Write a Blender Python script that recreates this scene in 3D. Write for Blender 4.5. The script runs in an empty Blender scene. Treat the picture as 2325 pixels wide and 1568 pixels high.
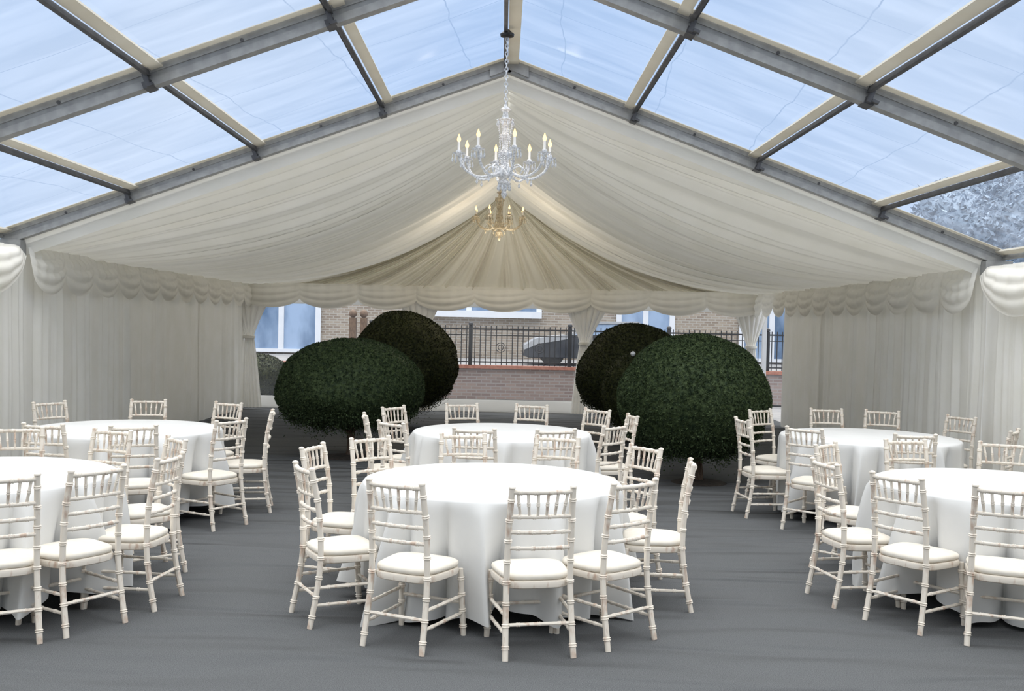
import bpy, math, random
import numpy as np
from mathutils import Vector, Matrix, Euler
random.seed(7); rng=np.random.default_rng(7)
S=bpy.context.scene
COL=S.collection
pi=math.pi
F=2350.0; HC=1.78
def wx(x,y,z): return ((x-1140)+.021*(y-732))/F*z
def hz(x,y,z): return HC+(.021*(x-1140)-(y-732))/F*z

# ---------------- materials ----------------
def newmat(name):
    m=bpy.data.materials.new(name); m.use_nodes=True
    n=m.node_tree.nodes; l=m.node_tree.links; n.clear()
    out=n.new('ShaderNodeOutputMaterial'); return m,n,l,out
def N(n,t,**k):
    a=n.new(t)
    for q,v in k.items(): setattr(a,q,v)
    return a
def noise_col(n,l,c1,c2,scale=5,detail=4,stretch=(1,1,1),lo=.35,hi=.65,coord='Object'):
    tc=N(n,'ShaderNodeTexCoord'); mp=N(n,'ShaderNodeMapping'); mp.inputs['Scale'].default_value=stretch
    l.new(tc.outputs[coord],mp.inputs[0])
    no=N(n,'ShaderNodeTexNoise'); no.inputs['Scale'].default_value=scale; no.inputs['Detail'].default_value=detail
    l.new(mp.outputs[0],no.inputs['Vector'])
    cr=N(n,'ShaderNodeValToRGB'); cr.color_ramp.elements[0].position=lo; cr.color_ramp.elements[1].position=hi
    cr.color_ramp.elements[0].color=(*c1,1); cr.color_ramp.elements[1].color=(*c2,1)
    l.new(no.outputs[0],cr.inputs[0]); return cr,no
def pmat(name,c1,c2=None,scale=8,rough=.6,metal=0,stretch=(1,1,1),bump=0,bscale=60,lo=.35,hi=.65,coord='Object',spec=.5):
    m,n,l,out=newmat(name); b=N(n,'ShaderNodeBsdfPrincipled')
    b.inputs['Roughness'].default_value=rough; b.inputs['Metallic'].default_value=metal
    b.inputs['Specular IOR Level'].default_value=spec
    c2=c2 or tuple(min(1,x*1.08) for x in c1)
    cr,no=noise_col(n,l,c1,c2,scale,4,stretch,lo,hi,coord); l.new(cr.outputs[0],b.inputs['Base Color'])
    if bump:
        n2=N(n,'ShaderNodeTexNoise'); n2.inputs['Scale'].default_value=bscale; n2.inputs['Detail'].default_value=3
        tc=N(n,'ShaderNodeTexCoord'); l.new(tc.outputs[coord],n2.inputs['Vector'])
        bp=N(n,'ShaderNodeBump'); bp.inputs['Strength'].default_value=bump; bp.inputs['Distance'].default_value=.02
        l.new(n2.outputs[0],bp.inputs['Height']); l.new(bp.outputs[0],b.inputs['Normal'])
    l.new(b.outputs[0],out.inputs[0]); return m
def fabric(name,c1,c2,tr=.3,scale=3,stretch=(1,1,1)):
    m,n,l,out=newmat(name)
    cr,no=noise_col(n,l,c1,c2,scale,3,stretch)
    d=N(n,'ShaderNodeBsdfDiffuse'); t=N(n,'ShaderNodeBsdfTranslucent'); mx=N(n,'ShaderNodeMixShader')
    mx.inputs[0].default_value=tr
    l.new(cr.outputs[0],d.inputs[0]); l.new(cr.outputs[0],t.inputs[0])
    l.new(d.outputs[0],mx.inputs[1]); l.new(t.outputs[0],mx.inputs[2]); l.new(mx.outputs[0],out.inputs[0]); return m
M_lin=fabric('lining_cream',(.88,.86,.79),(.91,.89,.83),.15)
M_gab=fabric('gable_cream',(.91,.87,.76),(.94,.905,.80),.30)
M_cur=fabric('curtain_cream',(.87,.85,.785),(.9,.88,.83),.22)
M_val=fabric('valance_cream',(.88,.855,.78),(.92,.895,.83),.20)
M_cloth=fabric('tablecloth_white',(.70,.70,.685),(.74,.74,.725),.04)
M_wall=fabric('tent_wall_vinyl',(.88,.875,.85),(.9,.895,.87),.60)
M_alu=pmat('aluminium_grey',(.30,.30,.295),(.39,.39,.38),12,.5,.15,stretch=(1,1,1))
M_dark=pmat('dark_steel',(.07,.07,.075),(.12,.12,.125),10,.5,.2)
M_strip=fabric('cream_border_and_lit_flank',(.74,.70,.61),(.78,.75,.67),.30)  # vinyl borders along rafters, and painted lit flanks of the purlins
M_chair=pmat('limewashed_wood',(.56,.42,.325),(.80,.735,.64),26,.5,stretch=(1,1,.35),lo=.30,hi=.46)
M_cush=pmat('cream_cushion_cloth',(.77,.71,.61),(.81,.76,.67),20,.8)
M_post=pmat('white_post_paint',(.8,.8,.8),(.85,.85,.85),5,.4)
M_wood=pmat('brown_wood',(.12,.07,.04),(.2,.12,.07),14,.6,stretch=(4,4,1))
M_bark=pmat('yew_bark',(.10,.065,.045),(.2,.14,.1),20,.9,stretch=(3,3,.6),bump=.6)
M_black=pmat('black_iron',(.012,.012,.013),(.02,.02,.02),10,.45)
M_white=pmat('white_upvc',(.8,.82,.85),(.85,.86,.88),4,.3)
M_glassdk=pmat('house_window_glass',(.10,.17,.28),(.38,.50,.68),1.2,.08,stretch=(1,1,.5))
M_soil=pmat('dark_soil',(.03,.024,.02),(.06,.045,.035),20,.95,bump=.5)
M_silver=pmat('silver_car_paint',(.5,.52,.55),(.58,.6,.62),3,.25,.4)
M_cardk=pmat('dark_car_paint',(.05,.055,.065),(.08,.085,.095),3,.2,.3)
M_tyre=pmat('tyre_rubber',(.015,.015,.015),(.03,.03,.03),20,.8)
M_lampw=pmat('candle_sleeve_white',(.85,.83,.78),(.9,.88,.84),4,.4)
M_cop=pmat('red_brick_coping',(.33,.12,.08),(.42,.19,.13),12,.8)
M_pave=pmat('grey_paving',(.25,.25,.25),(.34,.33,.32),3,.9)
def foliage_mat(name,c1,c2,sc=3):
    m,n,l,out=newmat(name); b=N(n,'ShaderNodeBsdfPrincipled'); b.inputs['Roughness'].default_value=.65
    b.inputs['Specular IOR Level'].default_value=.2
    cr,_=noise_col(n,l,c1,c2,sc,8,lo=.35,hi=.7); l.new(cr.outputs[0],b.inputs['Base Color']); l.new(b.outputs[0],out.inputs[0]); return m
M_yew=foliage_mat('yew_foliage',(.014,.028,.012),(.085,.12,.048),24)
M_yew2=foliage_mat('yew_foliage_bronze',(.012,.017,.007),(.06,.066,.02),24)
M_tree=foliage_mat('tree_foliage_hazed',(.17,.23,.30),(.34,.42,.52),2)  # bluish haze of the roof vinyl mixed into the leaf colours
# carpet
m,n,l,out=newmat('grey_carpet'); M_carpet=m
b=N(n,'ShaderNodeBsdfPrincipled'); b.inputs['Roughness'].default_value=.95; b.inputs['Specular IOR Level'].default_value=.1
cr,no=noise_col(n,l,(.085,.089,.092),(.145,.149,.152),180,2)
tc=N(n,'ShaderNodeTexCoord'); mp=N(n,'ShaderNodeMapping'); mp.inputs['Scale'].default_value=(.35,1.6,1); mp.inputs['Rotation'].default_value=(0,0,.12)
l.new(tc.outputs['Object'],mp.inputs[0]); n2=N(n,'ShaderNodeTexNoise'); n2.inputs['Scale'].default_value=1.6; n2.inputs['Detail'].default_value=1; n2.inputs['Distortion'].default_value=.8
l.new(mp.outputs[0],n2.inputs['Vector'])
n3=N(n,'ShaderNodeTexNoise'); n3.inputs['Scale'].default_value=150; l.new(tc.outputs['Object'],n3.inputs['Vector'])
b1=N(n,'ShaderNodeBump'); b1.inputs['Strength'].default_value=.8; b1.inputs['Distance'].default_value=.26; l.new(n2.outputs[0],b1.inputs['Height'])
b2=N(n,'ShaderNodeBump'); b2.inputs['Strength'].default_value=.4; b2.inputs['Distance'].default_value=.008; l.new(n3.outputs[0],b2.inputs['Height']); l.new(b1.outputs[0],b2.inputs['Normal'])
l.new(cr.outputs[0],b.inputs['Base Color']); l.new(b2.outputs[0],b.inputs['Normal']); l.new(b.outputs[0],out.inputs[0])
# clear pvc
def pvc(name,lo,hi,sc,crease=0):
    m,n,l,out=newmat(name)
    tr=N(n,'ShaderNodeBsdfTransparent'); tr.inputs[0].default_value=(.97,.985,1,1)
    tl=N(n,'ShaderNodeBsdfTranslucent'); tl.inputs[0].default_value=(.85,.9,1,1)
    gl=N(n,'ShaderNodeBsdfGlossy'); gl.inputs['Roughness'].default_value=.06
    tc=N(n,'ShaderNodeTexCoord'); mp=N(n,'ShaderNodeMapping'); mp.inputs['Rotation'].default_value=(0,0,.5); mp.inputs['Scale'].default_value=(.5,2.5,1)
    l.new(tc.outputs['Object'],mp.inputs[0]); no=N(n,'ShaderNodeTexNoise'); no.inputs['Scale'].default_value=sc; no.inputs['Detail'].default_value=8; no.inputs['Distortion'].default_value=.6
    l.new(mp.outputs[0],no.inputs['Vector']); mr=N(n,'ShaderNodeMapRange'); mr.inputs[1].default_value=.35; mr.inputs[2].default_value=.75; mr.inputs[3].default_value=lo; mr.inputs[4].default_value=hi
    l.new(no.outputs[0],mr.inputs[0])
    m1=N(n,'ShaderNodeMixShader'); l.new(mr.outputs[0],m1.inputs[0]); l.new(tr.outputs[0],m1.inputs[1]); l.new(tl.outputs[0],m1.inputs[2])
    m2=N(n,'ShaderNodeMixShader'); m2.inputs[0].default_value=.04; l.new(m1.outputs[0],m2.inputs[1]); l.new(gl.outputs[0],m2.inputs[2])
    last=m2
    if crease:
        mp2=N(n,'ShaderNodeMapping'); mp2.inputs['Rotation'].default_value=(0,0,.06); l.new(tc.outputs['Object'],mp2.inputs[0])
        ns=N(n,'ShaderNodeTexNoise'); ns.inputs['Scale'].default_value=1.5; l.new(tc.outputs['Object'],ns.inputs['Vector'])
        ad=N(n,'ShaderNodeVectorMath',operation='MULTIPLY_ADD'); l.new(ns.outputs['Color'],ad.inputs[0]); ad.inputs[1].default_value=(.12,.12,0); l.new(mp2.outputs[0],ad.inputs[2])
        br=N(n,'ShaderNodeTexBrick'); br.offset=0; br.inputs['Scale'].default_value=1; br.inputs['Brick Width'].default_value=.95; br.inputs['Row Height'].default_value=1.1; br.inputs['Mortar Size'].default_value=.009; br.inputs['Mortar Smooth'].default_value=1
        l.new(ad.outputs[0],br.inputs['Vector'])
        ml=N(n,'ShaderNodeMath',operation='MULTIPLY'); l.new(br.outputs['Fac'],ml.inputs[0]); l.new(mr.outputs[0],ml.inputs[1])
        ml2=N(n,'ShaderNodeMath',operation='MULTIPLY'); l.new(ml.outputs[0],ml2.inputs[0]); ml2.inputs[1].default_value=crease
        dk=N(n,'ShaderNodeBsdfTransparent'); dk.inputs[0].default_value=(.45,.55,.68,1)
        m3=N(n,'ShaderNodeMixShader'); l.new(ml2.outputs[0],m3.inputs[0]); l.new(m2.outputs[0],m3.inputs[1]); l.new(dk.outputs[0],m3.inputs[2]); last=m3
    l.new(last.outputs[0],out.inputs[0]); return m
M_pvc=pvc('clear_roof_vinyl',.05,.13,1.6,4.5); M_pvcw=pvc('clear_wall_vinyl',.01,.05,1.0)
def crystal(name,c,t=.35,metal=0):
    m,n,l,out=newmat(name); b=N(n,'ShaderNodeBsdfPrincipled'); b.inputs['Roughness'].default_value=.12; b.inputs['Metallic'].default_value=metal
    cr,_=noise_col(n,l,tuple(x*.6 for x in c),tuple(min(1,x*1.15) for x in c),60,lo=.42,hi=.58); l.new(cr.outputs[0],b.inputs['Base Color'])
    tr=N(n,'ShaderNodeBsdfTransparent'); mx=N(n,'ShaderNodeMixShader'); mx.inputs[0].default_value=t
    l.new(b.outputs[0],mx.inputs[1]); l.new(tr.outputs[0],mx.inputs[2]); l.new(mx.outputs[0],out.inputs[0]); return m
M_cry=crystal('clear_acrylic',(.80,.83,.88),.40); M_cry_warmlit=crystal('acrylic_warm_lit',(.68,.60,.45),.35,.05)  # second chandelier: golden lighting put into the glass colour
def emis(name,c,s):
    m,n,l,out=newmat(name); e=N(n,'ShaderNodeEmission'); e.inputs[0].default_value=(*c,1); e.inputs[1].default_value=s
    l.new(e.outputs[0],out.inputs[0]); return m
M_bulb=emis('warm_bulb_glow',(1,.52,.17),4.5)
def brick(name,c1,c2,mo,sc):
    m,n,l,out=newmat(name); b=N(n,'ShaderNodeBsdfPrincipled'); b.inputs['Roughness'].default_value=.9
    tc=N(n,'ShaderNodeTexCoord'); sp=N(n,'ShaderNodeSeparateXYZ'); cb=N(n,'ShaderNodeCombineXYZ')
    l.new(tc.outputs['Object'],sp.inputs[0]); l.new(sp.outputs[0],cb.inputs[0]); l.new(sp.outputs[2],cb.inputs[1])
    br=N(n,'ShaderNodeTexBrick'); br.inputs['Scale'].default_value=sc; br.inputs['Color1'].default_value=(*c1,1); br.inputs['Color2'].default_value=(*c2,1); br.inputs['Mortar'].default_value=(*mo,1); br.inputs['Mortar Size'].default_value=.012
    br.inputs['Brick Width'].default_value=.225; br.inputs['Row Height'].default_value=.075
    l.new(cb.outputs[0],br.inputs['Vector']); l.new(br.outputs[0],b.inputs['Base Color']); l.new(b.outputs[0],out.inputs[0]); return m
M_brick=brick('stock_brick',(.42,.35,.27),(.27,.21,.16),(.46,.42,.36),1.0)
M_brick2=brick('low_wall_brick',(.34,.26,.23),(.24,.18,.165),(.34,.31,.29),1.0)

# ---------------- mesh builder ----------------
class MB:
    def __init__(s): s.v=[]; s.f=[]
    def add(s,v,f):
        o=len(s.v); s.v+= [tuple(p) for p in v]; s.f+=[tuple(i+o for i in q) for q in f]; return s
    def tube(s,pts,r,seg=8):
        pts=[Vector(p) for p in pts]; n=len(pts)
        if not hasattr(r,'__len__'): r=[r]*n
        v=[];f=[]; t0=(pts[1]-pts[0]).normalized(); a=Vector((0,0,1)) if abs(t0.z)<.9 else Vector((1,0,0))
        u=t0.cross(a).normalized()
        for i in range(n):
            t=(pts[min(i+1,n-1)]-pts[max(i-1,0)]).normalized()
            u=(u-t*u.dot(t)).normalized(); w=t.cross(u)
            for k in range(seg):
                q=2*pi*k/seg; v.append(pts[i]+u*math.cos(q)*r[i]+w*math.sin(q)*r[i])
        for i in range(n-1):
            for k in range(seg):
                k2=(k+1)%seg; f.append((i*seg+k,i*seg+k2,(i+1)*seg+k2,(i+1)*seg+k))
        f.append(tuple(range(seg-1,-1,-1))); f.append(tuple((n-1)*seg+k for k in range(seg)))
        return s.add(v,f)
    def box(s,c,d,R=None):
        x,y,z=[q/2 for q in d]; v=[Vector((a,b,e)) for a in(-x,x) for b in(-y,y) for e in(-z,z)]
        if R is not None: v=[R@p for p in v]
        v=[p+Vector(c) for p in v]
        return s.add(v,[(0,1,3,2),(4,6,7,5),(0,4,5,1),(2,3,7,6),(0,2,6,4),(1,5,7,3)])
    def lathe(s,prof,c=(0,0,0),seg=20):
        v=[];f=[];n=len(prof)
        for r,z in prof:
            for k in range(seg):
                q=2*pi*k/seg; v.append((c[0]+r*math.cos(q),c[1]+r*math.sin(q),c[2]+z))
        for i in range(n-1):
            for k in range(seg):
                k2=(k+1)%seg; f.append((i*seg+k,i*seg+k2,(i+1)*seg+k2,(i+1)*seg+k))
        f.append(tuple(range(seg-1,-1,-1))); f.append(tuple((n-1)*seg+k for k in range(seg)))
        return s.add(v,f)
    def sheet(s,fn,nu,nv):
        v=[fn(i/nu,j/nv) for i in range(nu+1) for j in range(nv+1)]
        f=[(i*(nv+1)+j,(i+1)*(nv+1)+j,(i+1)*(nv+1)+j+1,i*(nv+1)+j+1) for i in range(nu) for j in range(nv)]
        return s.add(v,f)
    def extrude(s,poly,axis_vec):
        n=len(poly); a=Vector(axis_vec); v=[Vector(p) for p in poly]+[Vector(p)+a for p in poly]
        f=[tuple(range(n-1,-1,-1)),tuple(range(n,2*n))]+[(i,(i+1)%n,n+(i+1)%n,n+i) for i in range(n)]
        return s.add(v,f)
    def obj(s,name,mat,parent=None,loc=(0,0,0),smooth=True,**props):
        me=bpy.data.meshes.new(name); me.from_pydata(s.v,[],s.f); me.update()
        if smooth: me.shade_smooth()
        me.materials.append(mat); o=bpy.data.objects.new(name,me); COL.objects.link(o); o.location=loc
        if smooth and smooth!='all':
            try: me.set_sharp_from_angle(angle=math.radians(40))
            except Exception: pass
        if parent: o.parent=parent
        for k,v in props.items(): o[k]=v
        return o
def empty(name,loc,**props):
    o=bpy.data.objects.new(name,None); o.empty_display_size=.1; o.location=loc; COL.objects.link(o)
    for k,v in props.items(): o[k]=v
    return o
def smoothpts(P,n):
    P=[Vector(p) for p in P]; Q=[P[0]*2-P[1]]+P+[P[-1]*2-P[-2]]; out=[]
    for k in range(n+1):
        t=k/n*(len(P)-1); i=min(int(t),len(P)-2); t-=i; a,b,c,d=Q[i:i+4]
        out.append(.5*((2*b)+(c-a)*t+(2*a-5*b+4*c-d)*t*t+(3*b-a-3*c+d)*t**3))
    return out
def copy_tree(root):
    r=root.copy(); COL.objects.link(r)
    def rec(src,dst):
        for c in src.children:
            d=c.copy(); COL.objects.link(d); d.parent=dst; rec(c,d)
    rec(root,r); return r
def pleat(u,seed,wl):
    return math.sin(2*pi*u/wl+1.5*math.sin(2*pi*u/(wl*4.3)+seed)+seed)+.35*math.sin(2*pi*u/(wl*.53)+seed*2+math.sin(u*3))+.5*math.sin(2*pi*u/(wl*2.7)+seed*3)
def crease(u,seed,wl):
    ph=pi*u/wl+1.1*math.sin(2*pi*u/(wl*4.7)+seed)+seed
    b=abs(math.sin(ph)); d=.65+.35*math.sin(ph*.618+seed*2)
    b2=abs(math.sin(ph*2.3+seed))
    return (1-2*b**.65)*d+.35*(1-2*b2**.7)
def saw(u,seed,wl,up=.22):
    # overlapped folds: slow fall from +1 to -1 then a steep return; irregular widths and depths
    ph=u/wl+.30*math.sin(2*pi*u/(wl*3.7)+seed)+.16*math.sin(2*pi*u/(wl*1.9)+seed*2.3)+seed
    k=math.floor(ph); f=ph-k
    def dep(k): return .60+.40*math.sin(k*2.4+seed*3)
    if f<1-up: t=f/(1-up); t=t*t*(3-2*t)*.5+t*.5; val=1-2*t; 
    else: t=(f-(1-up))/up; t=t*t*(3-2*t); val=-1+2*t
    d=dep(k)*(1-f)+dep(k+1)*f
    return val*d+.22*math.sin(ph*2*pi*2.6+seed)

# ---------------- tent constants ----------------
XC=.02; HW=5.22; XL=XC-HW; XR=XC+HW
FR=[-2.2,1.05,4.3,7.55,10.8]; YB=20.55; BAY=3.25
PK=4.44; EV=2.54; SL=(PK-EV)/HW
ST=dict(kind='structure')
MB().box((XC,(YB-2.3)/2,-.02),(2*HW+.2,YB+2.3+.2,.04)).obj('floor',M_carpet,smooth=False,label='dark grey fitted event carpet',category='floor',**ST)
MB().box((0,20,-.09),(90,90,.1)).obj('ground',M_pave,smooth=False,label='grey paved ground outside the tent',category='ground',**ST)
MB().box((XL-.08,(YB-2.2)/2,1.26),(.02,YB+2.2,2.5)).obj('wall_left',M_wall,smooth=False,label='white vinyl marquee side wall',category='wall',**ST)
MB().box((XR+.08,(18.7-2.2)/2,1.26),(.02,20.9,2.5)).obj('wall_right',M_wall,smooth=False,label='white vinyl marquee side wall',category='wall',**ST)
MB().box((XC,-2.33,1.26),(2*HW,.02,2.5)).extrude([(XL,-2.33,2.5),(XR,-2.33,2.5),(XC,-2.33,4.4)],(0,-.02,0)).obj('wall_front',M_wall,smooth=False,label='white vinyl marquee end wall',category='wall',**ST)
bk=MB(); bk.box((XC,YB,.12),(2*HW,.03,.24)).box((XC,YB,2.3),(2*HW,.03,.46)).extrude([(XL,YB+.01,2.5),(XR,YB+.01,2.5),(XC,YB+.01,4.4)],(0,.02,0))
bk.obj('wall_back',M_wall,smooth=False,label='cream vinyl end wall with clear window openings',category='wall',**ST)
wn=1
def zroof(X,off=0): return PK-SL*abs(X-XC)+off
for i in range(4):
    y0,y1=FR[i],FR[i+1]
    for sgn in (-1,1):
        def fn(u,v):
            X=XC+sgn*(u*HW); Y=y0+(y1-y0)*v
            return (X,Y,zroof(X,.075)+.006*math.sin(X*5+Y*3)*math.sin(pi*v))
        w=MB().sheet(fn,26,12).obj('window_%d'%wn,M_pvc,smooth='all',label='clear vinyl marquee roof panel',category='window',**ST); wn+=1
        ang=math.atan(SL)
        for yy in (y0+.10,y1-.10):
            c=(XC+sgn*HW/2,yy,zroof(XC+HW/2,.068)); R=Euler((0,sgn*ang,0)).to_matrix()
            MB().box(c,(HW/math.cos(ang),.09,.006),R).obj('border',M_strip,parent=w,smooth=False)
rc=MB()
for sgn in(-1,1):
    rc.sheet(lambda u,v:(XC+sgn*(HW+.08)*u,10.86+9.72*v,zroof(XC+(HW+.08)*u,.075)),2,2)
rc.obj('ceiling_cover',M_wall,smooth=False,label='white vinyl marquee roof cover above the lining',category='roof',**ST)
for k in range(3):
    a=XL+k*2*HW/3+.06; b=XL+(k+1)*2*HW/3-.06
    MB().sheet(lambda u,v:(a+(b-a)*u,YB+.01*math.sin(u*9+v*4),.2+v*1.95),14,8).obj('window_%d'%wn,M_pvcw,smooth='all',label='clear vinyl window panel in marquee end wall',category='window',**ST); wn+=1
MB().sheet(lambda u,v:(XR+.05,18.75+1.75*u,.2+v*2.2),6,6).obj('window_%d'%wn,M_pvcw,smooth='all',label='clear vinyl window panel in marquee side wall',category='window',**ST)
def beam_sect(w,d,g=.012):
    return [(-w/2,-d/2),(w/2,-d/2),(w/2,-d*.12),(w/2-g,-d*.12),(w/2-g,d*.12),(w/2,d*.12),(w/2,d/2),(-w/2,d/2),(-w/2,d*.12),(-w/2+g,d*.12),(-w/2+g,-d*.12),(-w/2,-d*.12)]
PUR=[1.3,2.6,3.9]
for y in FR:
    for sgn in (-1,1):
        d=Vector((sgn*HW,0,-(PK-EV))); L=d.length; dn=d.normalized(); up=Vector((0,1,0)).cross(dn)*(-1)
        if up.z<0: up=-up
        P0=Vector((XC,y,PK)); poly=[P0+Vector((0,1,0))*a+up*b for a,b in beam_sect(.10,.15)]
        r=MB().extrude(poly,d).obj('roof_rafter',M_alu,smooth=False,label='grey aluminium sloping roof rafter of the marquee',category='beam',group='marquee roof rafters')
        for px in PUR:
            X=XC+sgn*px
            R=Euler((0,sgn*math.atan(SL),0)).to_matrix()
            mb=MB().box((X,y,zroof(X,-.06)),(.07,.14,.05),R).box((X,y-.08,zroof(X,-.03)),(.035,.04,.09),R).box((X+.03,y-.09,zroof(X,-.07)),(.05,.04,.02),R)
            mb.obj('bracket',M_dark,parent=r,smooth=False)
        for t in (.13,.37,.62,.87):
            X=XC+sgn*HW*t
            MB().tube([(X,y-.058,zroof(X,.03)),(X,y-.045,zroof(X,.03))],.014,8).obj('bolt',M_dark,parent=r)
        sx=XC+sgn*HW
        MB().box((sx,y,1.25),(.10,.10,2.5)).box((sx-sgn*.08,y,2.44),(.28,.13,.18)).obj('tent_post',M_alu,smooth=False,label='grey aluminium upright post at the marquee eave',category='post',group='marquee posts')
for y in FR[3:]:
    MB().extrude([(XC-.2,y-.07,PK-.13),(XC,y-.07,PK-.05),(XC+.2,y-.07,PK-.13),(XC+.2,y-.07,PK-.03),(XC,y-.07,PK+.05),(XC-.2,y-.07,PK-.03)],(0,.02,0)).obj('ridge_plate',M_alu,smooth=False,label='grey metal plate joining rafters at the ridge',category='bracket')
for i in range(4):
    y0,y1=FR[i]+.05,FR[i+1]-.05; L=y1-y0; ym=(y0+y1)/2
    for sgn in (-1,1):
        for px in PUR+[HW-.02]:
            X=XC+sgn*px; R=Euler((0,sgn*math.atan(SL),0)).to_matrix()
            o=MB().box((X,ym,zroof(X,.02)),(.028,L,.045),R).box((X+sgn*.035,ym,zroof(X,.035)),(.012,L,.03),R).obj('roof_purlin',M_dark if px<5 else M_alu,smooth=False,label='dark grey metal purlin running between rafters',category='beam',group='marquee roof purlins')
            c=(X-sgn*.062,ym,zroof(X-sgn*.062,.045))
            MB().box(c,(.09,L,.02),R).obj('lit_flank_strip',M_strip,parent=o,smooth=False,label='cream strip for the lit flank of the purlin')  # added strip: its cream colour paints the lit flank of the purlin
    o=MB().box((XC-.04,ym,PK-.01),(.035,L,.08)).obj('roof_purlin',M_dark,smooth=False,label='dark metal ridge bar at the top of the marquee roof',category='beam',group='marquee roof purlins')
    MB().box((XC+.04,ym,PK+.02),(.11,L,.03)).obj('lit_flank_strip',M_strip,parent=o,smooth=False,label='cream strip for the lit flank of the purlin')  # lit side of the ridge bar, painted as a cream strip

# ---------------- ceiling lining ----------------
RZ=4.34; EZ=2.44; SAG=.46
mb=MB()
Y0=10.86; Y1=20.45
def sagf(s): return math.sin(pi*s**.92)**.95 if 0<s<1 else 0
for sgn in (-1,1):
    def fn(u,v):
        Y=Y0+(Y1-Y0)*u; s=v
        g=min(1,(Y-Y0)/2.2); g=g*g*(3-2*g)
        X=XC+sgn*(HW-.08)*s
        h=RZ+(EZ-RZ)*s-SAG*g*sagf(s)
        p=saw(Y+.10*math.sin(s*4+Y*.9+sgn),1.7+.4*sgn,.40)
        e=min(1,(Y-Y0)/.35)
        a=.105*(math.sin(pi*min(1,.05+s*.95))**.55 if s<.99 else .15)*(.08+.92*e)
        h+=a*p-.5*a
        Yp=Y+.05*math.sin(s*3+Y*1.3)*e
        return (X,min(20.47,Yp),h)
    mb.sheet(fn,1100,32)
mb.obj('ceiling',M_lin,smooth='all',label='pleated cream fabric roof lining sagging from ridge to eaves',category='ceiling',**ST)
def fan(u,v):
    k=2*u-1; X=XC+(HW-.08)*k*v; h=RZ+(EZ-.04-RZ)*v-SAG*sagf(v)*abs(k)**1.3
    pl=saw(abs(k)*5.2+.06*math.sin(v*5+k*3),(.6 if k>0 else 2.9),.30,.28)
    return (X,20.30-.38*math.sin(pi*v*.9)*(1-abs(k)**2)+.115*v**.75*pl,h)
MB().sheet(fan,1100,28).obj('gable_drape',M_gab,smooth='all',label='cream pleated fabric fanning out from the gable peak',category='drape')
for sgn in(-1,1):
    MB().sheet(lambda u,v:(XC+sgn*(HW-.05)*u,10.84+.06*v,zroof(XC+HW*u,-.06)-v*.16),60,4).obj('lining_edge',M_lin,smooth='all',label='cream fabric edge strip along the rafter',category='drape')

# ---------------- curtains ----------------
def side_curtain(sgn,y0,y1,amp,wl,seed,x_in=.13):
    X0=(XL if sgn<0 else XR)-sgn*x_in; L=y1-y0; nu=int(L/.015)
    def fn(u,v):
        Y=y0+L*u; p=saw(Y,seed,wl,.35); h=.015+2.40*v
        a=amp*(.65+.35*(1-v))
        return (X0-sgn*a*(p+1)*.7,Y+.012*math.sin(h*3+Y*4),h)
    return MB().sheet(fn,nu,8).obj('curtain',M_cur,smooth='all',label='cream pleated curtain lining the marquee side wall',category='curtain',group='marquee wall curtains')
sd=0
for sgn in(-1,1):
    for i in range(4):
        sd+=1; side_curtain(sgn,FR[i],FR[i+1],.06,.22,sd)
    side_curtain(sgn,10.80,14.02,.075,.24,sd+2.2)
    if sgn<0:
        side_curtain(sgn,14.0,17.30,.05,.5,4.4,.12); side_curtain(sgn,17.27,18.80,.045,.75,5.1,.11); side_curtain(sgn,18.78,20.35,.06,.35,2.1,.12)
    else:
        side_curtain(sgn,14.0,16.35,.075,.28,3.4); side_curtain(sgn,16.31,18.65,.05,.5,6.1,.12)
MB().sheet(lambda u,v:(XL+.1+(2*HW-.2)*u,-2.20+.03*pleat(u*10.4,3,.25),.015+2.4*v),400,4).obj('curtain',M_cur,smooth='all',label='cream pleated curtain lining the marquee end wall',category='curtain',group='marquee wall curtains')
def valance(p0,p1,nin,n,drop=.30,dip=.18,top=2.46,nm='scalloped cream fabric valance along the top of the wall'):
    p0=Vector(p0);p1=Vector(p1);nin=Vector(nin); nu=n*24
    def fn(u,v):
        s=(u*n)%1.0
        if u==1: s=1.0
        arc=math.sin(pi*s); a5=max(0,arc)**.6
        h=top-v*(drop+dip*a5)
        o=.03+.06*v+.085*a5*math.sin(v*pi)+.030*a5*(abs(math.sin(v*pi*3.5+u*n*1.3))-.5)+.022*math.sin(u*n*34)*(1-v)
        q=p0+(p1-p0)*u+nin*o
        return (q.x,q.y,h)
    return MB().sheet(fn,nu,28).obj('valance',M_val,smooth='all',label=nm,category='valance',group='scalloped valances')
for sgn in(-1,1):
    X0=(XL if sgn<0 else XR)-sgn*.22
    for i in range(4): valance((X0,FR[i]+.05,0),(X0,FR[i+1]-.12,0),(-sgn,0,0),2,drop=.10,dip=.42,top=2.46)
    for k in range(3): valance((X0,10.85+k*3.2,0),(X0,10.85+(k+1)*3.2,0),(-sgn,0,0),4)
for k in range(3):
    a=XL+.15+k*(2*HW-.3)/3; b=XL+.15+(k+1)*(2*HW-.3)/3
    valance((a,20.14,0),(b,20.14,0),(0,-1,0),3)
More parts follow.
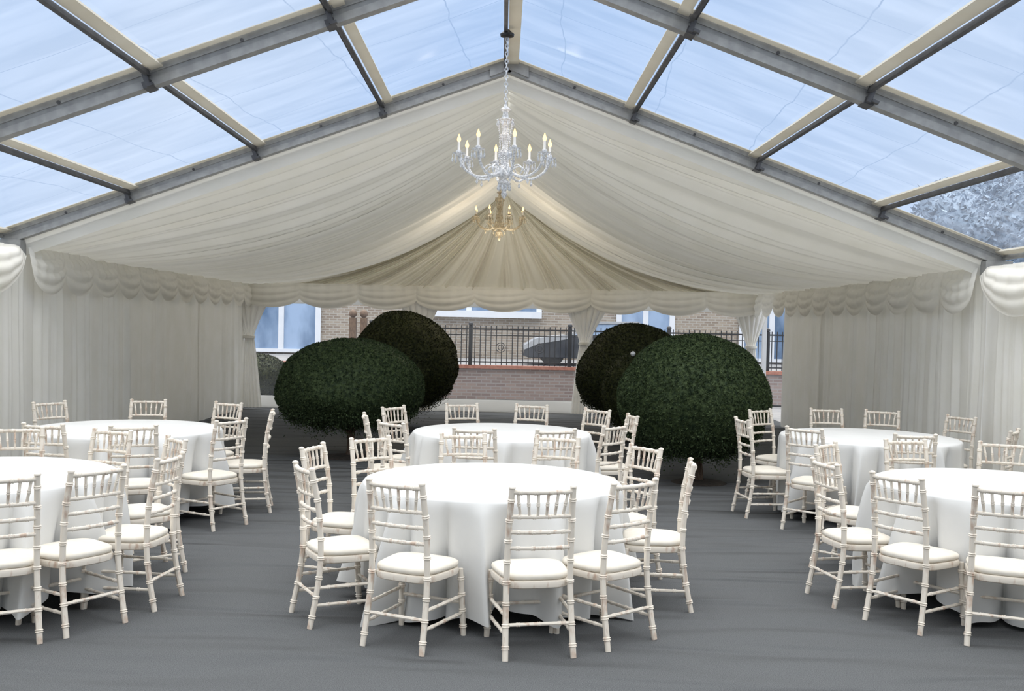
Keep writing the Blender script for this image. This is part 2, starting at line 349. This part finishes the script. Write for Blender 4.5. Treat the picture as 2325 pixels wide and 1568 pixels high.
def gathered(cx,y,seed,lean=0,wt=.48):
    def fn(u,v):
        k=2*u-1; h=2.40-2.37*v
        tie=.42
        if v<tie:
            t=v/tie; w=wt*(1-t)**1.15+.085
        else:
            t=(v-tie)/(1-tie); w=.085+.10*t**.7
        x=cx+lean*v+w*k
        return (x,y-.05-.10*math.cos(k*pi/2)*(w/.3 if w<.3 else 1)-.06*abs(math.sin(k*9+seed))**.6*min(1,w/.2),h)
    r=MB().sheet(fn,110,40).obj('gathered_curtain',M_cur,smooth='all',label='cream curtain gathered and tied around the post beside window',category='curtain',group='tied post curtains')
    MB().lathe([(.10,-.03),(.115,-.02),(.115,.02),(.10,.03)],(cx+lean*.42,y-.09,1.40)).obj('tie_back',M_val,parent=r)
gathered(-4.98,20.3,1,.14,.5); gathered(-1.62,20.33,2,.05); gathered(1.66,20.33,3,-.1,.5); gathered(4.86,20.3,4,.05,.42)
for X in (XL+2*HW/3,XL+4*HW/3,XR-.03,XL+.03):
    MB().box((X,YB-.06,1.25),(.08,.08,2.5)).obj('tent_post',M_post,smooth=False,label='white upright post in the marquee end wall',category='post',group='marquee posts')

# ---------------- chair ----------------
def bamboo(mb,pts,r,nodes,seg=9,bulge=1.32):
    pts=smoothpts(pts,40) if len(pts)>2 else [Vector(pts[0]).lerp(Vector(pts[1]),i/40) for i in range(41)]
    L=[0]
    for i in range(40): L.append(L[-1]+(pts[i+1]-pts[i]).length)
    T=L[-1]
    def at(d):
        d=max(0,min(T,d))
        for i in range(40):
            if L[i+1]>=d: return pts[i].lerp(pts[i+1],(d-L[i])/max(1e-9,L[i+1]-L[i]))
        return pts[-1]
    S_=[(0,r*.92)]
    for q in range(nodes):
        c=T*(q+.6)/(nodes+.2)
        S_+=[(c-.011,r*.97),(c-.006,r*bulge),(c-.0015,r*1.05),(c+.0015,r*1.05),(c+.006,r*bulge),(c+.011,r*.97)]
    S_.append((T,r*.95))
    mb.tube([at(d) for d,_ in S_],[q for _,q in S_],seg); return mb
def build_chair():
    root=empty('dining_chair',(0,0,0))
    def up_path(s): return [(s*.186,-.245,0),(s*.180,-.205,.20),(s*.175,-.182,.40),(s*.172,-.195,.66),(s*.166,-.240,.912)]
    for s in(-1,1):
        mb=MB(); bamboo(mb,up_path(s),.0175,8); mb.lathe([(.013,0),(.020,.006),(.018,.014),(.006,.02)],(s*.166,-.241,.905),10)
        mb.obj('leg',M_chair,parent=root)
        mb=MB(); bamboo(mb,[(s*.205,.195,0),(s*.192,.165,.385)],.0175,4); mb.obj('leg',M_chair,parent=root)
    def outline(sc,n=40):
        out=[]
        for k in range(n):
            q=2*pi*k/n; c,s_=math.cos(q),math.sin(q)
            x=abs(c)**.5*(1 if c>0 else -1); y=abs(s_)**.5*(1 if s_>0 else -1)
            wdt=.195+.018*y
            out.append((x*wdt*sc,y*.185*sc-.003))
        return out
    mb=MB(); v=[];n=40; zo=-.055
    for sc,z in((.96,.416),(1.02,.423),(1.04,.443),(1.02,.456),(.96,.460)):
        v+=[(x,y,z+zo) for x,y in outline(sc)]
    f=[(i*n+k,i*n+(k+1)%n,(i+1)*n+(k+1)%n,(i+1)*n+k) for i in range(4) for k in range(n)]
    f+=[tuple(range(n-1,-1,-1)),tuple(4*n+k for k in range(n))]
    mb.add(v,f).obj('seat',M_chair,parent=root)
    mb=MB(); v=[]
    for sc,z in((.93,.459),(1.0,.466),(1.02,.478),(1.0,.49),(.93,.498),(.7,.506),(.35,.509)):
        v+=[(x,y+.004,z+zo) for x,y in outline(sc)]
    f=[(i*n+k,i*n+(k+1)%n,(i+1)*n+(k+1)%n,(i+1)*n+k) for i in range(6) for k in range(n)]
    f+=[tuple(range(n-1,-1,-1)),tuple(6*n+k for k in range(n))]
    mb.add(v,f).obj('cushion',M_cush,parent=root,smooth='all',label='cream padded seat cushion')
    def yb(z):
        return -.182-.058*max(0,(z-.42)/.49)**1.6
    mb=MB()
    for z,r in((.890,.0135),(.757,.0115),(.672,.0115),(.585,.0115)):
        y=yb(z); bamboo(mb,[(-.169,y,z),(-.09,y-.014,z),(0,y-.02,z),(.09,y-.014,z),(.169,y,z)],r,4,8,1.25)
    for k in range(6):
        t=(k+.5)/6*2-1; x=t*.158; xt=x*1.04
        bow=-.02*(1-t*t)
        bamboo(mb,[(x*.88,yb(.757)+bow,.757),(xt,yb(.89)+bow,.89)],.0085,1,7,1.3)
    mb.obj('backrest',M_chair,parent=root)
    for s in(-1,1):
        for z in(.13,.23):
            mb=MB(); bamboo(mb,[(s*.182,-.21-.02*(.3-z),z),(s*.199,.185,z)],.010,3,7,1.25); mb.obj('stretcher',M_chair,parent=root)
    mb=MB(); bamboo(mb,[(-.197,.18,.19),(.197,.18,.19)],.010,3,7,1.25); mb.obj('stretcher',M_chair,parent=root)
    mb=MB(); bamboo(mb,[(-.181,-.210,.18),(.181,-.210,.18)],.010,3,7,1.25); mb.obj('stretcher',M_chair,parent=root)
    return root
proto=build_chair(); first=True
def place_chair(T,C,group,label):
    global first
    T=Vector(T);C=Vector(C); d=C-T; r=d.length; d=d/r
    r=max(1.28,min(1.37,r)); T=C-d*r; o=T+d*.24
    c=proto if first else copy_tree(proto); first=False
    c.location=(o.x,o.y,.0); c.rotation_euler=(0,0,math.atan2(-d.x,d.y)+random.uniform(-.06,.06))
    c['label']=label; c['category']='chair'; c['group']=group
    return math.atan2((T-C).y,(T-C).x)
TABLES=[
 ((-.04,6.72),'chairs around the nearest central table',[(.24,5.45),(-.544,5.55),(.725,5.75),(-1.06,6.12),(-1.13,7.02),(1.14,6.6),(-.85,7.5),(.9,7.3),(-.26,7.8),(.40,7.8)]),
 ((.02,9.72),'chairs around the farther central table',[(-.955,10.3),(-.41,10.9),(.33,10.95),(.95,10.5),(1.2,9.95),(-1.2,9.45),(-.93,8.8),(-.22,8.4),(.46,8.45),(.98,8.9)]),
 ((-3.37,9.35),'chairs around the farther table by the curtain wall',[(-4.35,10.1),(-3.61,10.6),(-2.77,10.4),(-2.2,9.6),(-2.3,8.75),(-2.85,8.1),(-3.55,8.1),(-4.3,8.7)]),
 ((-3.30,6.55),'chairs around the nearest table by the curtain wall',[(-2.93,7.7),(-3.6,7.75),(-2.45,7.2),(-2.1,6.4),(-2.3,5.85),(-2.62,5.5)]),
 ((3.57,9.95),'chairs around the farther table by the side curtains',[(2.75,10.95),(3.55,11.25),(4.14,11.15),(4.75,10.6),(4.6,9.2),(2.3,9.8),(2.66,9.0),(3.5,8.65)]),
 ((3.40,6.93),'chairs around the nearest table by the side curtains',[(2.13,6.75),(2.5,7.8),(2.45,6.2),(2.85,5.75),(3.24,8.15),(3.98,8.1)]),
]
def bld_table(C,angs,seed,lab):
    rnd=random.Random(seed)
    root=empty('round_table',(C[0],C[1],0),label=lab,category='table')
    angs=sorted(a%(2*pi) for a in angs)
    gaps=[]; n=len(angs)
    for i in range(n):
        a=angs[i]; b=angs[(i+1)%n]+(2*pi if i==n-1 else 0)
        g=b-a
        if g<1.0: gaps.append(((a+b)/2+rnd.uniform(-.04,.04),rnd.uniform(.06,.09),rnd.uniform(.75,1.15)))
        else:
            m=int(g/.65)
            for k in range(1,m): gaps.append((a+g*k/m,.09,rnd.uniform(.7,1.1)))
    R=.835
    def amp(q):
        s=0
        for c,w,h in gaps:
            d=(q-c+pi)%(2*pi)-pi; s+=h*math.exp(-abs(d/w)**1.5)
        return min(1.2,s)
    nu=440; v=[];rows=[]
    prof=[(.4,.758),(.75,.758),(.815,.757),(.83,.752),(.838,.742)]
    for r,z in prof:
        rows.append([(r*math.cos(2*pi*k/nu),r*math.sin(2*pi*k/nu),z) for k in range(nu)])
    for j in range(1,19):
        t=j/18; row=[]
        for k in range(nu):
            q=2*pi*k/nu; A=amp(q)
            hem=.075+.05*math.sin(q*4+seed)-.03*A
            z=.742-(.742-hem)*t
            cz=abs(math.sin(9.5*q+1.1*math.sin(q*3+seed)+seed+.5*t))
            rip=-(1-cz)**2.0*.15+.018*math.sin(q*23+seed)
            rr=R+.012+(.0+.22*A)*t**.7+rip*t**.65
            qq=q+.10*t*math.sin(q*7+seed)*A
            row.append((rr*math.cos(qq),rr*math.sin(qq),z))
        rows.append(row)
    v=[p for r in rows for p in r]; m=len(rows)
    f=[(i*nu+k,(i+1)*nu+k,(i+1)*nu+(k+1)%nu,i*nu+(k+1)%nu) for i in range(m-1) for k in range(nu)]
    f.append(tuple(range(nu)))
    MB().add(v,f).obj('tablecloth',M_cloth,parent=root,smooth='all',label='long white tablecloth falling in soft folds')
    MB().lathe([(.79,.725),(.805,.73),(.805,.75),(.79,.753)],(0,0,0),48).obj('tabletop',M_wood,parent=root)
    for sx in(-1,1):
        for sy in(-1,1):
            MB().tube([(sx*.42,sy*.36,0),(sx*.40,sy*.36,.73)],.02,8).obj('leg',M_dark,parent=root)
    return root
for i,(C,g,ch) in enumerate(TABLES):
    A=[place_chair(t,C,g,'limewashed spindle-back banquet chair with cream seat pad at round table') for t in ch]
    if i in(3,): A+=[pi,3.7,4.3,2.5]
    if i==5: A+=[0,.6,-.6,-1.2]
    t=bld_table(C,A,i+1,'round banquet table under a long white tablecloth, ringed by chairs'); t['group']='round banquet tables'

# ---------------- bushes ----------------
def noise3(P,seed,sc):
    r=np.random.default_rng(seed); out=np.zeros(len(P))
    for k in range(10):
        d=r.normal(size=3); d/=np.linalg.norm(d); f=sc*(1+.35*k)
        out+=np.sin(P@d*f+r.uniform(0,6.28))/(1+.25*k)
    return out/3
def crown_pts(U,Vv,a,H,seed,lump,sc,under):
    p=Vv*pi; c=np.cos(p)
    r=a*np.where(c>0,np.sin(p)**1.03,np.sin(p)**1.0)
    hu=H*under; hl=H*(1-under)
    z=np.where(c>0,hu*np.abs(c),-hl*np.abs(c)**.9)
    P=np.stack([r*np.cos(U*2*pi),r*np.sin(U*2*pi),z+hl],1)
    d=P-np.array([0,0,hl]); d/=np.linalg.norm(d,axis=1)[:,None]+1e-9
    return P+d*(noise3(P,seed,sc)*lump)[:,None],d
def bush(name,x,yd,a,h0,h1,seed,mat,label,nl=22000,leaf=.026,lump=.03,under=.66,trunk_r=.05,cat='bush',sc=5,trunkx=0,fuzz=.004):
    root=empty(name,(x,yd,0),label=label,category=cat)
    H=h1-h0; nu,nv=72,40
    U,V=np.meshgrid(np.arange(nu)/nu,(np.arange(nv)+.5)/nv,indexing='ij'); P,d=crown_pts(U.ravel(),V.ravel(),a*.985,H*.988,seed,lump,sc,under)
    P[:,2]+=h0+.01
    verts=P.tolist(); faces=[(i*nv+j,i*nv+j+1,((i+1)%nu)*nv+j+1,((i+1)%nu)*nv+j) for i in range(nu) for j in range(nv-1)]
    faces.append(tuple(i*nv for i in range(nu))); faces.append(tuple(i*nv+nv-1 for i in reversed(range(nu))))
    r=np.random.default_rng(seed)
    U=r.random(nl); V=np.arccos(1-2*r.random(nl)*.97)/pi
    P,d=crown_pts(U,V,a,H,seed,lump,sc,under); P[:,2]+=h0
    P+=d*r.normal(0,fuzz,nl)[:,None]
    low=V>.62
    P[low,2]-=r.exponential(.04,low.sum())*(leaf/.03)
    rd=r.normal(size=(nl,3)); rd/=np.linalg.norm(rd,axis=1)[:,None]
    ax=d*.45+rd*.8; ax/=np.linalg.norm(ax,axis=1)[:,None]
    sd=np.cross(ax,r.normal(size=(nl,3))); sd/=np.linalg.norm(sd,axis=1)[:,None]
    ln=(leaf*r.uniform(.6,1.4,nl))[:,None]; w=ln*.24
    Q=np.stack([P-ax*ln*.4,P+sd*w,P+ax*ln*.6,P-sd*w],1).reshape(-1,3)
    b0=len(verts); verts+=Q.tolist(); faces+=[(b0+4*i,b0+4*i+1,b0+4*i+2,b0+4*i+3) for i in range(nl)]
    me=bpy.data.meshes.new('foliage'); me.from_pydata(verts,[],faces); me.materials.append(mat); me.update()
    o=bpy.data.objects.new('foliage',me); COL.objects.link(o); o.parent=root
    mb=MB(); mb.tube(smoothpts([(trunkx,0,0),(trunkx*.7+.02,.01,h0*.5),(0,0,h0+H*.3)],8),[trunk_r*1.3,trunk_r*1.1]+[trunk_r]*7,9)
    for k in range(6):
        q=k*1.05+seed; mb.tube([(trunkx*.4,0,h0*.75),(math.cos(q)*a*.3,math.sin(q)*a*.3,h0+H*.12),(math.cos(q)*a*.5,math.sin(q)*a*.5,h0+H*.3)],[trunk_r*.5,trunk_r*.35,trunk_r*.2],7)
    mb.obj('trunk',M_bark,parent=root)
    MB().lathe([(.30*a/.8,0),(.26*a/.8,.012),(.12,.03),(.02,.035)],(trunkx,0,0),24).obj('soil_patch',M_soil,parent=root)
    return root
bush('topiary_bush',wx(796,860,13.4),13.4,.95,.40,1.54,3,M_yew,'wide grey-green clipped yew dome on a short trunk',48000,under=.60,lump=.035)
bush('topiary_bush',wx(918,815,17.0),17.0,.89,.36,1.93,5,M_yew2,'tall dark clipped yew dome on a short trunk',34000,under=.58)
bush('topiary_bush',wx(1440,830,15.9),15.9,.88,.38,1.80,8,M_yew2,'dark clipped yew dome standing behind a smaller bush',34000,under=.6)
bush('topiary_bush',wx(1458,870,14.0),14.0,.54,.38,1.47,11,M_yew2,'small clipped yew bush squeezed between two larger domes',18000,under=.55)
bush('topiary_bush',wx(1577,890,11.8),11.8,.85,.30,1.71,14,M_yew,'very full round clipped yew dome near the tables',56000,under=.54,trunkx=.08,lump=.03)
MB().lathe([(.01,0),(.025,.012),(.035,.03),(.03,.05),(.012,.065)],(wx(1438,800,13.7),13.72,1.37),14).obj('garden_globe',M_white,label='small white globe ornament among the yew bushes',category='ornament')

# ---------------- chandeliers ----------------
def chandelier(x,y,zb,ztop,mat,label,narm=8,rot=.2,bulb=M_bulb):
    root=empty('chandelier',(x,y,zb),label=label,category='chandelier',group='candle chandeliers')
    MB().lathe([(.004,0),(.022,.02),(.028,.045),(.014,.07),(.01,.09),(.04,.11),(.06,.14),(.03,.17),(.02,.18)],(0,0,0),18).obj('finial',mat,parent=root)
    MB().lathe([(.02,.18),(.075,.20),(.085,.235),(.07,.27),(.035,.30),(.03,.34),(.055,.37),(.06,.41),(.03,.45),(.022,.50),(.04,.53),(.045,.57),(.025,.60),(.02,.66),(.05,.69),(.075,.71),(.03,.73),(.022,.78),(.055,.80),(.02,.83),(.008,.86)],(0,0,0),20).obj('column',mat,parent=root)
    mb=MB()
    for k in range(12):
        q=2*pi*k/12
        for j in range(22):
            t=j/21; r=.075-.045*math.sin(t*pi)*.6; z=.71-.42*t
            mb.lathe([(.001,-.008),(.007,0),(.001,.008)],(r*math.cos(q),r*math.sin(q),z),5)
    for k in range(10):
        q=2*pi*k/10
        mb.lathe([(.001,-.05),(.010,-.03),(.004,-.008),(.001,0)],(.072*math.cos(q),.072*math.sin(q),.70),6)
        mb.lathe([(.001,-.06),(.012,-.038),(.004,-.008),(.001,0)],(.055*math.cos(q),.055*math.sin(q),.13),6)
    mb.obj('bead_strings',mat,parent=root,kind='stuff')
    mb=MB(); zt=ztop-zb; z=.86; k=0
    while z<zt-.02:
        pts=[]
        for j in range(11):
            q=2*pi*j/10; a=.014*math.cos(q); pts.append((a if k%2 else 0,0 if k%2 else a,z+.022*math.sin(q)))
        mb.tube(pts,.0055,5); z+=.034; k+=1
    mb.obj('chain',M_cry,parent=root)
    MB().lathe([(.02,-.02),(.06,-.01),(.065,.01),(.04,.03),(.02,.05)],(0,0,zt-.03),16).obj('ceiling_hook',M_black,parent=root,label='black clamp on the ridge bar')
    for a in range(narm):
        q=2*pi*a/narm+rot; ca,sa=math.cos(q),math.sin(q)
        P=lambda r,z:(ca*r,sa*r,z)
        arm=MB().tube(smoothpts([P(.06,.24),P(.15,.20),P(.25,.19),P(.35,.24),P(.40,.31),P(.42,.37)],18),[.012]*19,8)
        arm.tube(smoothpts([P(.07,.27),P(.14,.30),P(.19,.26),P(.17,.215)],10),.007,6)
        arm=arm.obj('arm',mat,parent=root)
        MB().lathe([(.012,0),(.03,.006),(.058,.02),(.06,.025),(.03,.018),(.018,.02),(.024,.045),(.020,.05)],P(.42,.365),16).obj('drip_dish',mat,parent=arm)
        MB().lathe([(.011,0),(.011,.075),(.008,.078)],P(.42,.412),10).obj('candle',M_lampw,parent=arm)
        MB().lathe([(.008,0),(.016,.014),(.018,.026),(.011,.046),(.002,.072)],P(.42,.488),10).obj('bulb',bulb,parent=arm)
        mb=MB(); c=Vector(P(.42,.38))
        for k in range(6):
            t=2*pi*k/6; mb.lathe([(.001,-.075),(.011,-.055),(.007,-.035),(.002,-.02),(.006,-.01),(.001,0)],(c.x+.055*math.cos(t),c.y+.055*math.sin(t),c.z),6)
        mb.lathe([(.001,-.06),(.013,-.04),(.004,-.01),(.001,0)],P(.25,.18),6)
        mb.obj('crystal_drops',mat,parent=arm,kind='stuff')
    return root
chandelier(wx(1146,350,9.4),9.4,2.90,4.40,M_cry,'clear acrylic candle chandelier with glowing bulbs hung from ridge')
c2=chandelier(wx(1134,500,17.3),17.3,3.14,4.26,M_cry_warmlit,'candle chandelier coloured by golden light, glowing before the pleated gable',rot=.39)
def plight(n,loc,e,r,c=(1,.72,.42)):
    L=bpy.data.lights.new(n,'POINT'); L.energy=e; L.shadow_soft_size=r; L.color=c; o=bpy.data.objects.new(n,L); o.location=loc; COL.objects.link(o)
plight('chandelier_light',(wx(1146,350,9.4),9.4,3.5),4,.3); plight('chandelier_light',(wx(1134,500,17.3),17.3,2.9),42,.4,(1,.86,.66))

# ---------------- outside ----------------
th=.74
MB().box((0,27.6,th/2-.02),(24,6.8,th-.04)).obj('terrace',M_pave,smooth=False,label='raised paved terrace outside the house',category='terrace')
lw=MB().box((0,24.0,.36),(24,.24,.72)).obj('low_brick_wall',M_brick2,smooth=False,label='low weathered brick retaining wall below railings',category='wall')
MB().box((0,23.98,.75),(24,.32,.07)).obj('coping',M_cop,parent=lw,smooth=False,label='red brick coping')
for k in [-1,0,1,2,3]:
    xa=k*2.3-.72; r=MB()
    r.box((xa,24,1.24),(.09,.09,.92)).lathe([(.02,0),(.06,.03),(.05,.07),(.01,.09)],(xa,24,1.69),10)
    o=r.obj('fence_post',M_black,label='dark post with ball finial on low wall',category='post',group='terrace railings')
    r=MB(); r.box((xa+1.15,24,1.62),(2.2,.04,.035)).box((xa+1.15,24,.86),(2.2,.04,.03)).box((xa+1.15,24,1.48),(2.2,.025,.02))
    for j in range(18):
        xx=xa+.1+j*.124; r.tube([(xx,24,.79),(xx,24,1.70)],.012,6)
    for cxx in (xa+.7,xa+1.6):
        for rr in(.11,.06):
            r.tube([(cxx+rr*math.cos(q*.5),24-.02,1.2+rr*math.sin(q*.5)) for q in range(14)],.010,6)
    r.obj('railing_panel',M_black,label='black wrought iron railing panel with scroll detail',category='railing',group='terrace railings')
for xx in (-3.45,-3.2):
    MB().box((xx,23.98,1.3),(.16,.16,1.05)).lathe([(.03,0),(.09,.05),(.1,.1),(.08,.15),(.02,.19)],(xx,23.98,1.82),12).obj('gate_post',M_wood,label='brown wooden gate post with ball finial',category='post')
hs=MB().box((0,31.6,2.2),(22,1,4.4)).obj('brick_house',M_brick,smooth=False,label='pale brick house with white framed doors and windows',category='house')
def glazing(nm,x0,x1,z0,z1,n):
    g=MB().box(((x0+x1)/2,31.07,(z0+z1)/2),(x1-x0,.04,z1-z0)).obj(nm,M_glassdk,parent=hs,smooth=False,label='white framed glazed '+nm.replace('_',' '))
    mb=MB()
    for k in range(n+1):
        x=x0+(x1-x0)*k/n; mb.box((x,31.02,(z0+z1)/2),(.16,.08,z1-z0))
    mb.box(((x0+x1)/2,31.02,z0+.05),(x1-x0,.1,.1)).box(((x0+x1)/2,31.02,z1),(x1-x0+.12,.1,.1))
    mb.obj('frame',M_white,parent=g,smooth=False)
glazing('patio_door',-7.7,-5.5,.76,2.9,2)
glazing('patio_door',3.5,5.1,.76,2.9,2)
glazing('patio_door',-9.9,-8.6,.76,2.9,2)
glazing('window',-2.05,1.1,2.0,3.2,3)
glazing('patio_door',7.2,9.0,.76,2.9,2)
MB().box((-.47,30.98,2.02),(3.3,.2,.2)).obj('window_sill',M_white,parent=hs,smooth=False)
bush('hedge',-5.35,22.6,.75,.05,.98,21,M_yew2,'low dark green shrub outside the tent window',7000,leaf=.05,under=.5,trunk_r=.03)
def car(x,y,z):
    root=empty('car',(x,y,z),label='car with dark body and silver bonnet behind terrace railings',category='car')
    pr=[(0,.25),(.05,.5),(.35,.66),(1.1,.76),(1.7,1.12),(2.9,1.15),(3.5,.82),(3.95,.76),(4.05,.3),(3.9,.2),(.15,.2)]
    mb=MB(); v=[]; n=len(pr); ws=[-.82,-.78,.78,.82]
    for i,w in enumerate(ws):
        s=.95 if i in(0,3) else 1
        v+=[(px,w*(1-.16*max(0,(pz-.75)/.4)),.6+(pz-.6)*s) for px,pz in pr]
    f=[(i*n+k,i*n+(k+1)%n,(i+1)*n+(k+1)%n,(i+1)*n+k) for i in range(3) for k in range(n)]+[tuple(range(n-1,-1,-1)),tuple(3*n+k for k in range(n))]
    mb.add(v,f).obj('car_body',M_cardk,parent=root)
    bon=[(.02,.40),(.0,.5),(.33,.70),(1.1,.80),(1.16,.70),(.40,.56)]
    MB().extrude([(px,-.83,pz) for px,pz in bon],(0,1.66,0)).obj('bonnet',M_silver,parent=root,smooth=False)
    rf=[(1.15,.78),(1.68,1.15),(2.92,1.18),(3.5,.85),(3.4,.82),(2.85,1.11),(1.74,1.09),(1.28,.78)]
    MB().extrude([(px,-.80,pz) for px,pz in rf],(0,1.6,0)).obj('roof',M_silver,parent=root,smooth=False)
    MB().extrude([(1.25,-.80,.80),(1.75,-.78,1.08),(2.85,-.78,1.1),(3.3,-.80,.82)],(0,.02,0)).obj('car_window',M_glassdk,parent=root,smooth=False)
    for a in(.75,3.2):
        for w in(-.80,.68):
            MB().tube([(a,w,.31),(a,w+.03,.31),(a,w+.13,.31)],[.30,.31,.31],24).obj('wheel',M_tyre,parent=root)
car(.55,27.2,th-.04)
bush('garden_tree',14.2,28,2.9,2.6,6.3,33,M_tree,'leafy garden tree standing outside the marquee',22000,leaf=.16,lump=.5,under=.6,trunk_r=.2,cat='tree',sc=1.4,fuzz=.12)

# ---------------- world ----------------
w=bpy.data.worlds.new('World'); S.world=w; w.use_nodes=True; n=w.node_tree.nodes; l=w.node_tree.links; n.clear()
out=n.new('ShaderNodeOutputWorld'); bg=n.new('ShaderNodeBackground'); tc=n.new('ShaderNodeTexCoord'); sp=n.new('ShaderNodeSeparateXYZ')
l.new(tc.outputs['Generated'],sp.inputs[0])
no=n.new('ShaderNodeTexNoise'); no.inputs['Scale'].default_value=2.5; no.inputs['Detail'].default_value=4; l.new(tc.outputs['Generated'],no.inputs['Vector'])
cr=n.new('ShaderNodeValToRGB'); cr.color_ramp.elements[0].position=.35; cr.color_ramp.elements[1].position=.7
cr.color_ramp.elements[0].color=(.37,.54,.83,1); cr.color_ramp.elements[1].color=(.57,.69,.88,1); l.new(no.outputs[0],cr.inputs[0])
mr=n.new('ShaderNodeMapRange'); mr.interpolation_type='SMOOTHSTEP'; mr.inputs[1].default_value=.32; mr.inputs[2].default_value=.75; l.new(sp.outputs[2],mr.inputs[0])
mx=n.new('ShaderNodeMix'); mx.data_type='RGBA'; l.new(mr.outputs[0],mx.inputs[0]); l.new(cr.outputs[0],mx.inputs[6]); mx.inputs[7].default_value=(3.25,3.25,3.25,1)
l.new(mx.outputs[2],bg.inputs[0]); bg.inputs[1].default_value=1.0; l.new(bg.outputs[0],out.inputs[0])

# ---------------- camera ----------------
cd=bpy.data.cameras.new('Camera'); cam=bpy.data.objects.new('Camera',cd); COL.objects.link(cam)
cd.sensor_width=36; cd.lens=36*F/2325; cd.clip_end=300
Yc=Vector((-22.5/F,52/F,-1)).normalized(); Zc=Vector((.021,1,0)); Zc=(Zc-Yc*Zc.dot(Yc)).normalized(); Xc=Yc.cross(Zc)
M=Matrix((Xc,Yc,Zc))
cam.matrix_world=Matrix.Translation((0,0,HC))@M.to_4x4()
S.camera=cam
S.view_settings.view_transform='Standard'; S.view_settings.look='None'
